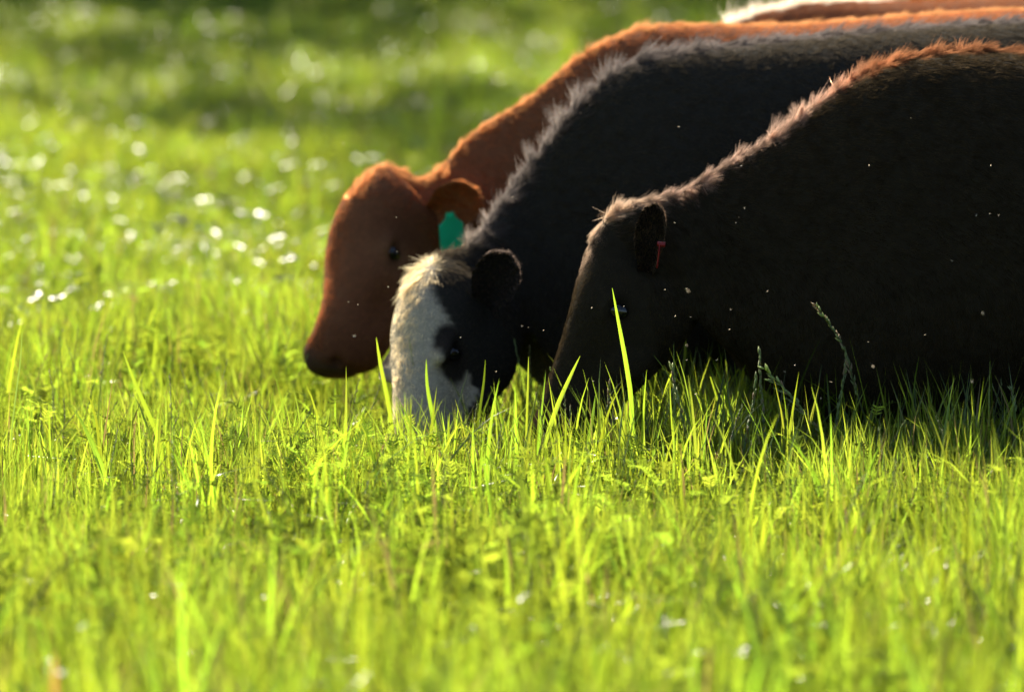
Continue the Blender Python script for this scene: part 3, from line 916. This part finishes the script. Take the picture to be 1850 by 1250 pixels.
baldy = build_cow('white_faced_cow', 'black cow with a white face grazing between the red cow and the nearest black cow', D2, mid_secs, 17.8, baldy_colour, 170000,
  [dict(base=at(878, 552, D2 - .30), axis=at(925, 452, D2 - .42) - at(878, 552, D2 - .30), face=(-0.35, -1, -0.1), L=.185, W=.062, colour=const(.022, .018, .016), rim_glow=const(.20, .15, .125), hair=0.009),
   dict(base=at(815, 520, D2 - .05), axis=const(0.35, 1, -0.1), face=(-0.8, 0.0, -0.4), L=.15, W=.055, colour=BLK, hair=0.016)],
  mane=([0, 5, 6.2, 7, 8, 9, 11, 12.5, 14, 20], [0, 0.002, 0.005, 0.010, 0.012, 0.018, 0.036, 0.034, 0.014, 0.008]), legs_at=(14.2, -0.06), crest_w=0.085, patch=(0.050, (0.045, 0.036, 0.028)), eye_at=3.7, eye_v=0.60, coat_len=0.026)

# --- nearest cow: black with bleached brown along the top, backlit glow painted into the hair
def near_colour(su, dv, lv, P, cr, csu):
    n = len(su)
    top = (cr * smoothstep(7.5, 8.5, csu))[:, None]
    poll = (cr * smoothstep(5.2, 6.6, csu) * smoothstep(8.8, 7.8, csu))[:, None]  # poll hair paled to carry its sunlit edge
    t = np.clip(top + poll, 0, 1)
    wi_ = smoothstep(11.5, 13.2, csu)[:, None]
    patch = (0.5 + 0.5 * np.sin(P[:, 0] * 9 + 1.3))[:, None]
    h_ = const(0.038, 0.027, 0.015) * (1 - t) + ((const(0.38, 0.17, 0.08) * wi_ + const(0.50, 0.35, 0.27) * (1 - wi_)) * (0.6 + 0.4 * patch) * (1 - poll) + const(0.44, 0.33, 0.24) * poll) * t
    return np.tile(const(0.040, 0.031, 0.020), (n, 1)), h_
D1 = 13.2
near_secs = [
 (962, 812, -.04, 1040, 850, -.05, .055, 0), (958, 776, -.04, 1068, 830, -.05, .085, 0), (976, 726, -.04, 1088, 790, -.05, .083, .05),
 (998, 662, -.04, 1130, 730, -.05, .080, 0), (1020, 594, -.04, 1190, 668, -.05, .096, -.10), (1036, 532, -.04, 1240, 612, -.05, .112, -.16),
 (1058, 462, -.04, 1275, 560, 0, .110, -.12), (1088, 400, -.04, 1300, 575, 0, .095, .05), (1140, 366, -.04, 1330, 650, 0, .088, .2),
 (1215, 352, -.01, 1378, 700, 0, .10, .3), (1305, 300, 0, 1430, 735, 0, .13, .3), (1395, 248, 0, 1490, 760, 0, .16, .3),
 (1475, 186, 0, 1548, 768, 0, .20, .3), (1565, 132, 0, 1608, 768, 0, .24, .25), (1650, 102, 0, 1678, 766, 0, .265, .2),
 (1770, 92, 0, 1785, 758, 0, .29, .1), (1960, 98, 0, 1960, 745, 0, .32, .05), (2160, 110, 0, 2160, 730, 0, .33, .02),
 (2340, 95, 0, 2340, 580, 0, .29, .1), (2450, 125, 0, 2450, 510, 0, .21, .1), (2495, 190, 0, 2495, 410, 0, .09, 0)]
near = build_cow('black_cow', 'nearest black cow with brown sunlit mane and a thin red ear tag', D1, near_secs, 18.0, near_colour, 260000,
  [dict(base=at(1170, 492, D1 - .12), axis=at(1188, 345, D1 - .19) - at(1170, 492, D1 - .12), face=(-0.35, -1, -0.05), L=.175, W=.038, colour=const(.016, .011, .008), rim_glow=const(.16, .11, .075), hair=0.007, cup=0.45),
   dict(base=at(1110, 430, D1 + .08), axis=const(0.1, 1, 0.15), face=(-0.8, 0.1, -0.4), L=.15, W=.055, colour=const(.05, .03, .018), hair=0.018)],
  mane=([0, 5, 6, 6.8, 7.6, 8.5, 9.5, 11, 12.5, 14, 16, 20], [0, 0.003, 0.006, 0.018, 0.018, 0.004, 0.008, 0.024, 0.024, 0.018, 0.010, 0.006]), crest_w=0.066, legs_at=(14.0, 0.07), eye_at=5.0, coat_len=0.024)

# --- red and white cow behind, only its back shows
def rw_colour(su, dv, lv, P, cr, csu):
    n = len(su)
    w = (smoothstep(7.8, 8.4, csu) * smoothstep(11.9, 11.3, csu) * smoothstep(0.1, 0.6, cr) + smoothstep(7, 6, su)) [:, None]
    w = np.clip(w, 0, 1)
    return RED_SKIN * (1 - w) + WHT_SKIN * w, const(0.24, 0.075, 0.022) * (1 - w) + const(0.85, 0.74, 0.62) * w
D4 = 15.9
far_secs = [
 (1010, 640, 0, 1055, 655, 0, .05, 0), (1005, 615, 0, 1085, 640, 0, .08, 0), (1020, 545, 0, 1120, 588, 0, .08, 0), (1038, 460, 0, 1160, 510, 0, .095, -.1),
 (1050, 395, 0, 1188, 450, 0, .11, -.15), (1080, 330, 0, 1200, 400, 0, .095, 0), (1120, 292, 0, 1220, 385, 0, .08, .15), (1180, 225, 0, 1265, 405, 0, .10, .3),
 (1245, 130, 0, 1330, 440, 0, .13, .3), (1305, 50, 0, 1390, 470, 0, .17, .3), (1395, 14, 0, 1450, 480, 0, .20, .25), (1510, 0, 0, 1535, 470, 0, .235, .2),
 (1660, 0, 0, 1665, 455, 0, .27, .1), (1850, -8, 0, 1850, 445, 0, .29, .05), (2000, -4, 0, 2000, 420, 0, .26, .1), (2090, 40, 0, 2090, 370, 0, .18, .1), (2130, 100, 0, 2130, 300, 0, .08, 0)]
build_cow('red_and_white_cow', 'red cow with a white mane, only its back showing behind the others', D4, far_secs, 14.0, rw_colour, 50000,
  [dict(base=at(1150, 380, D4 - .10), axis=const(0.5, -1, 0.3), face=(-0.3, -0.7, -0.5), L=.15, W=.055, colour=RED, hair=0.012)],
  mane=([0, 7, 8, 9, 10.5, 12, 17], [0, .01, .03, .05, .04, .012, .006]), legs_at=(11.4, 0.05), eye_at=3.9, voxel=0.011)

# --- ear tags: flat plastic panels with a pin through the ear
def ear_tag(c, top, mat, wdt, hgt, ax_w, ax_h, stem):
    """A panel with a narrow neck and rounded corners, thickness 2.5 mm."""
    ax_w = np.asarray(ax_w, float); ax_w /= np.linalg.norm(ax_w); ax_h = np.asarray(ax_h, float); ax_h -= ax_w * ax_h.dot(ax_w); ax_h /= np.linalg.norm(ax_h)
    nn = np.cross(ax_w, ax_h)
    out = [(-.16, .5), (.16, .5), (.22, .36), (.5, .20), (.5, -.40), (.42, -.5), (-.42, -.5), (-.5, -.40), (-.5, .20), (-.22, .36)]
    ring = [ax_w * u * wdt + ax_h * v * hgt for u, v in out]
    V = [p + nn * 0.00125 for p in ring] + [p - nn * 0.00125 for p in ring]; n = len(out)
    F = [tuple(range(n)), tuple(range(2 * n - 1, n - 1, -1))] + [(i, n + i, n + (i + 1) % n, (i + 1) % n) for i in range(n)]
    b = len(V)
    pin = [ax_h * hgt * 0.42 + nn * z for z in (-0.006, 0.012)]
    for p in pin:
        for j in range(8): V.append(p + 0.006 * (ax_w * math.cos(j * .7854) + ax_h * math.sin(j * .7854)))
    F += [(b + j, b + (j + 1) % 8, b + 8 + (j + 1) % 8, b + 8 + j) for j in range(8)] + [tuple(range(b + 7, b - 1, -1)), tuple(range(b + 8, b + 16))]
    o = mesh_obj('ear_tag', V, F, mat, c['root'], smooth=False)
    o.location = tuple(np.asarray(top) - c['inv'])
    return o
t1 = ear_tag(red, at(816, 420, D3 - .20), M_TAGG, .066, .105, (1, 0.35, 0.12), (0.28, 0.0, 1), 0)
t1['label'] = 'bright green plastic ear tag'
t2 = ear_tag(near, at(1190, 460, D1 - .24), M_TAGR, .032, .058, (0.10, 1, 0.1), (0.12, 0, 1), 0)
t2['label'] = 'red ear tag seen edge on'

# ------------------------------------------------------------------ single plants that stand out in front of the cattle
def stem_px(pts, Y, dz=None):
    """Root-first stem through picture points given tip first, standing at distance Y (root carried down to the soil)."""
    w = [at(x, y, Y) for x, y in pts][::-1]
    low = w[0]; w = [np.array([low[0] + (low[0] - w[1][0]) * 0.5, Y, 0.0])] + w if low[2] > 0.02 else w
    w = catmull(np.array(w), 14)
    w[:, 1] += np.linspace(0, 1, 14) ** 2 * random.uniform(-.03, .03)
    return w
SING = 'single tall grasses in front of the cattle'
def hero_stalk(label, pts, Y, head, n, loose=0.35, branch=0):
    p = stem_px(pts, Y)
    root = empty('seed_stalk', p[0]); tag(root, label, 'grass stalk', SING)
    A, S = Leafy(), Leafy()
    q = p - p[0]
    seed_stalk(A, S, q, 0.0022, head, int(n * 1.4), loose, 2.1)
    for b in range(branch):
        i = 8 + b; d = q[i + 1] - q[i]; d /= np.linalg.norm(d)
        e_ = d * 0.8 + np.array([-0.75, random.uniform(-.3, .3), 0.05]); e_ /= np.linalg.norm(e_)
        bp = np.array([q[i] + e_ * t * 0.035 for t in np.linspace(0, 1, 5)])
        seed_stalk(A, S, bp, 0.0009, 0.8, 9, 0.25, 1.4)
    A.obj('stem', M_STEM, root); S.obj('seed_head', M_SEED, root)
def hero_blade(label, pts, Y, width, mat=M_BROAD, fold=0.14):
    p = stem_px(pts, Y); L = Leafy()
    t = np.linspace(0, 1, 14)
    L.strip(p - p[0], np.clip(width * (0.45 + 1.1 * t) * (1 - t ** 3), 0.0006, 1), (0.95, -0.3, 0), random.random() * 0.6, fold)
    o = L.obj('grass_blade', mat); o.location = tuple(p[0]); tag(o, label, 'grass blade', SING)
hero_stalk('tallest seed-headed stem leaning left in front of the black shoulder', [(1475, 553), (1500, 590), (1523, 625), (1542, 690), (1570, 780), (1590, 860)], 12.72, .42, 34)
hero_stalk('branching seed head bowed left, its tip below the tallest stem', [(1383, 668), (1425, 710), (1462, 755), (1495, 800), (1520, 860)], 12.70, .5, 26, .5, 4)
hero_stalk('straight slender seed spike left of the branching seed head', [(1373, 640), (1374, 690), (1380, 760), (1384, 840)], 12.72, .5, 30, .18)
hero_stalk('blurry fuzzy seed spike just behind the straight slender spike', [(1365, 682), (1358, 740), (1345, 800), (1340, 860)], 12.62, .6, 30, .2)
hero_stalk('seed spike rising beside the tallest leaning stem', [(1529, 655), (1522, 700), (1511, 760), (1500, 850)], 12.74, .5, 28, .2)
hero_stalk('thin seed spike in front of the nearest cow muzzle, leaning right', [(1101, 695), (1098, 740), (1092, 800), (1086, 860)], 12.72, .55, 26, .18)
hero_stalk('leaning seed spike beside a thin upright stem below the black jaw', [(1214, 665), (1222, 710), (1236, 770), (1244, 850)], 12.70, .4, 26, .25)
hero_stalk('thin bent stem at the far right edge with a hooked top', [(1828, 705), (1832, 720), (1838, 790), (1840, 850)], 12.72, .2, 10, .3)
hero_blade('long bright blade crossing the eye of the nearest black cow', [(1106, 520), (1117, 580), (1130, 650), (1140, 720), (1143, 800), (1146, 870)], 12.66, .0125)
hero_blade('broad bright blade slanting right across the muzzle of the nearest cow', [(1048, 642), (1030, 680), (1008, 730), (988, 790), (972, 860)], 12.70, .0125)
hero_blade('pale slim blade standing upright under the white face', [(680, 608), (688, 660), (700, 720), (712, 800)], 13.2, .012)
hero_blade('upright blade crossing the white muzzle, right of the pale slim one', [(770, 650), (772, 700), (785, 770), (790, 830)], 13.0, .011)
hero_blade('narrow upright blade between the white face and the black muzzle', [(877, 648), (874, 690), (866, 750), (862, 820)], 12.74, .007)
hero_blade('short narrow blade tilting left near the black muzzle', [(955, 645), (954, 690), (952, 750), (950, 830)], 12.74, .006)
hero_blade('dark pointed blade leaning left in the open grass, far left', [(221, 636), (240, 685), (262, 735), (285, 790), (296, 850)], 12.72, .013)
hero_blade('thin dark stem standing alone at the far left edge', [(40, 598), (37, 650), (28, 720), (20, 800)], 12.7, .0045, M_STEM)
hero_blade('long blade slanting down right in the shade under the near cow', [(1730, 760), (1765, 790), (1805, 835), (1840, 880)], 12.72, .010)
hero_blade('broad upright blade below the jaw of the nearest cow', [(1133, 722), (1129, 770), (1120, 820), (1110, 880)], 12.68, .012)
hero_blade('sharp upright blade right of the broad one below the jaw', [(1076, 715), (1070, 760), (1062, 810), (1056, 870)], 12.72, .010)
hero_blade('pale dry strand arching left to right below the black muzzle', [(1047, 812), (1085, 814), (1130, 826), (1165, 842), (1172, 870)], 12.70, .0045, M_STRAW, 0)
hero_blade('arched broad blade folding left among the grass at far left', [(222, 885), (250, 850), (280, 810), (300, 795), (306, 830), (304, 880)], 12.6, .012)
hero_blade('leaning blade with a straight edge at the right, below the shade', [(1652, 945), (1690, 890), (1725, 850), (1740, 900)], 12.3, .010)

hero_blade('orange dried blade at the bottom left corner, close to the lens', [(96, 1180), (98, 1215), (100, 1260), (102, 1330)], 8.7, .012, M_RUST)

# ------------------------------------------------------------------ gnats in the air
gV, gF = [], []
def gnat_mesh():
    V, F = [], []
    ball(V, F, (0, 0, 0), 0.0011, (2.0, 0.9, 0.9)); nb = len(F)
    ball(V, F, (0.0025, 0, 0.0002), 0.0008)
    nb = len(F); b = len(V)
    for sg in (1, -1):
        k = len(V)
        V += [np.array(v) for v in ((0.0008, 0, 0.0008), (0.0002, sg * 0.0016, 0.0018), (-0.0014, sg * 0.0030, 0.0026), (-0.0030, sg * 0.0028, 0.0026), (-0.0026, sg * 0.0010, 0.0014))]
        F.append((k, k + 1, k + 2, k + 3, k + 4))
    me = bpy.data.meshes.new('gnat')
    me.from_pydata([tuple(map(float, v)) for v in V], [], [tuple(f) for f in F])
    me.materials.append(M_GNAT); me.materials.append(M_WING)
    for i, p in enumerate(me.polygons):
        p.use_smooth = True; p.material_index = 1 if i >= nb else 0
    return me
gme = gnat_mesh()
gnats = [(1227, 230), (1345, 377), (1335, 393), (1219, 403), (1329, 403), (1646, 214), (1775, 223), (1720, 472), (1788, 387), (1386, 527), (1201, 524), (1239, 522), (1220, 572), (1247, 573), (1320, 560), (1317, 596),
         (1569, 618), (1294, 651), (1240, 651), (1262, 679), (955, 592), (943, 590), (981, 597), (916, 355), (925, 357), (630, 546), (647, 551), (716, 393), (701, 519), (718, 455), (832, 610), (1127, 554), (1069, 557),
         (896, 672), (1072, 689), (1258, 712), (1110, 753), (1500, 690), (1418, 672), (1764, 390), (1804, 390), (1672, 605), (1435, 660), (1012, 205), (1340, 300), (1483, 720), (1790, 300), (1570, 300)]
for i, (x, y) in enumerate(gnats):
    o = bpy.data.objects.new('gnat', gme)
    o.location = tuple(at(x, y, random.uniform(12.45, 12.85)))
    o.rotation_euler = (random.uniform(-.5, .5), random.uniform(-.6, .6), random.uniform(0, 6.28))
    s = random.uniform(0.4, 1.0); o.scale = (s, s, s)
    col.objects.link(o)
    where = ('red cow' if x < 735 and y > 380 else 'white-faced cow' if x < 1015 or y < 240 and x < 1500 else 'nearest cow cheek' if x < 1290 and y > 480 else 'nearest cow neck' if x < 1500 else 'nearest cow shoulder')
    tag(o, 'tiny sunlit gnat hovering in front of the ' + where, 'gnat', 'gnats in the air')
for i, (x, y, Y) in enumerate([(1243, 527, 11.3), (1240, 625, 11.9), (1577, 663, 11.6), (1775, 567, 11.6), (1756, 690, 11.5), (640, 608, 11.9), (1113, 757, 12.2), (620, 260, 15.0)]):
    o = bpy.data.objects.new('gnat', gme)
    o.location = tuple(at(x, y, Y)); o.rotation_euler = (0.2, 0.3, random.uniform(0, 6.28)); o.scale = (1.1, 1.1, 1.1)
    col.objects.link(o)
    tag(o, 'gnat nearer the lens, blurred to a soft round spot', 'gnat', 'gnats in the air')
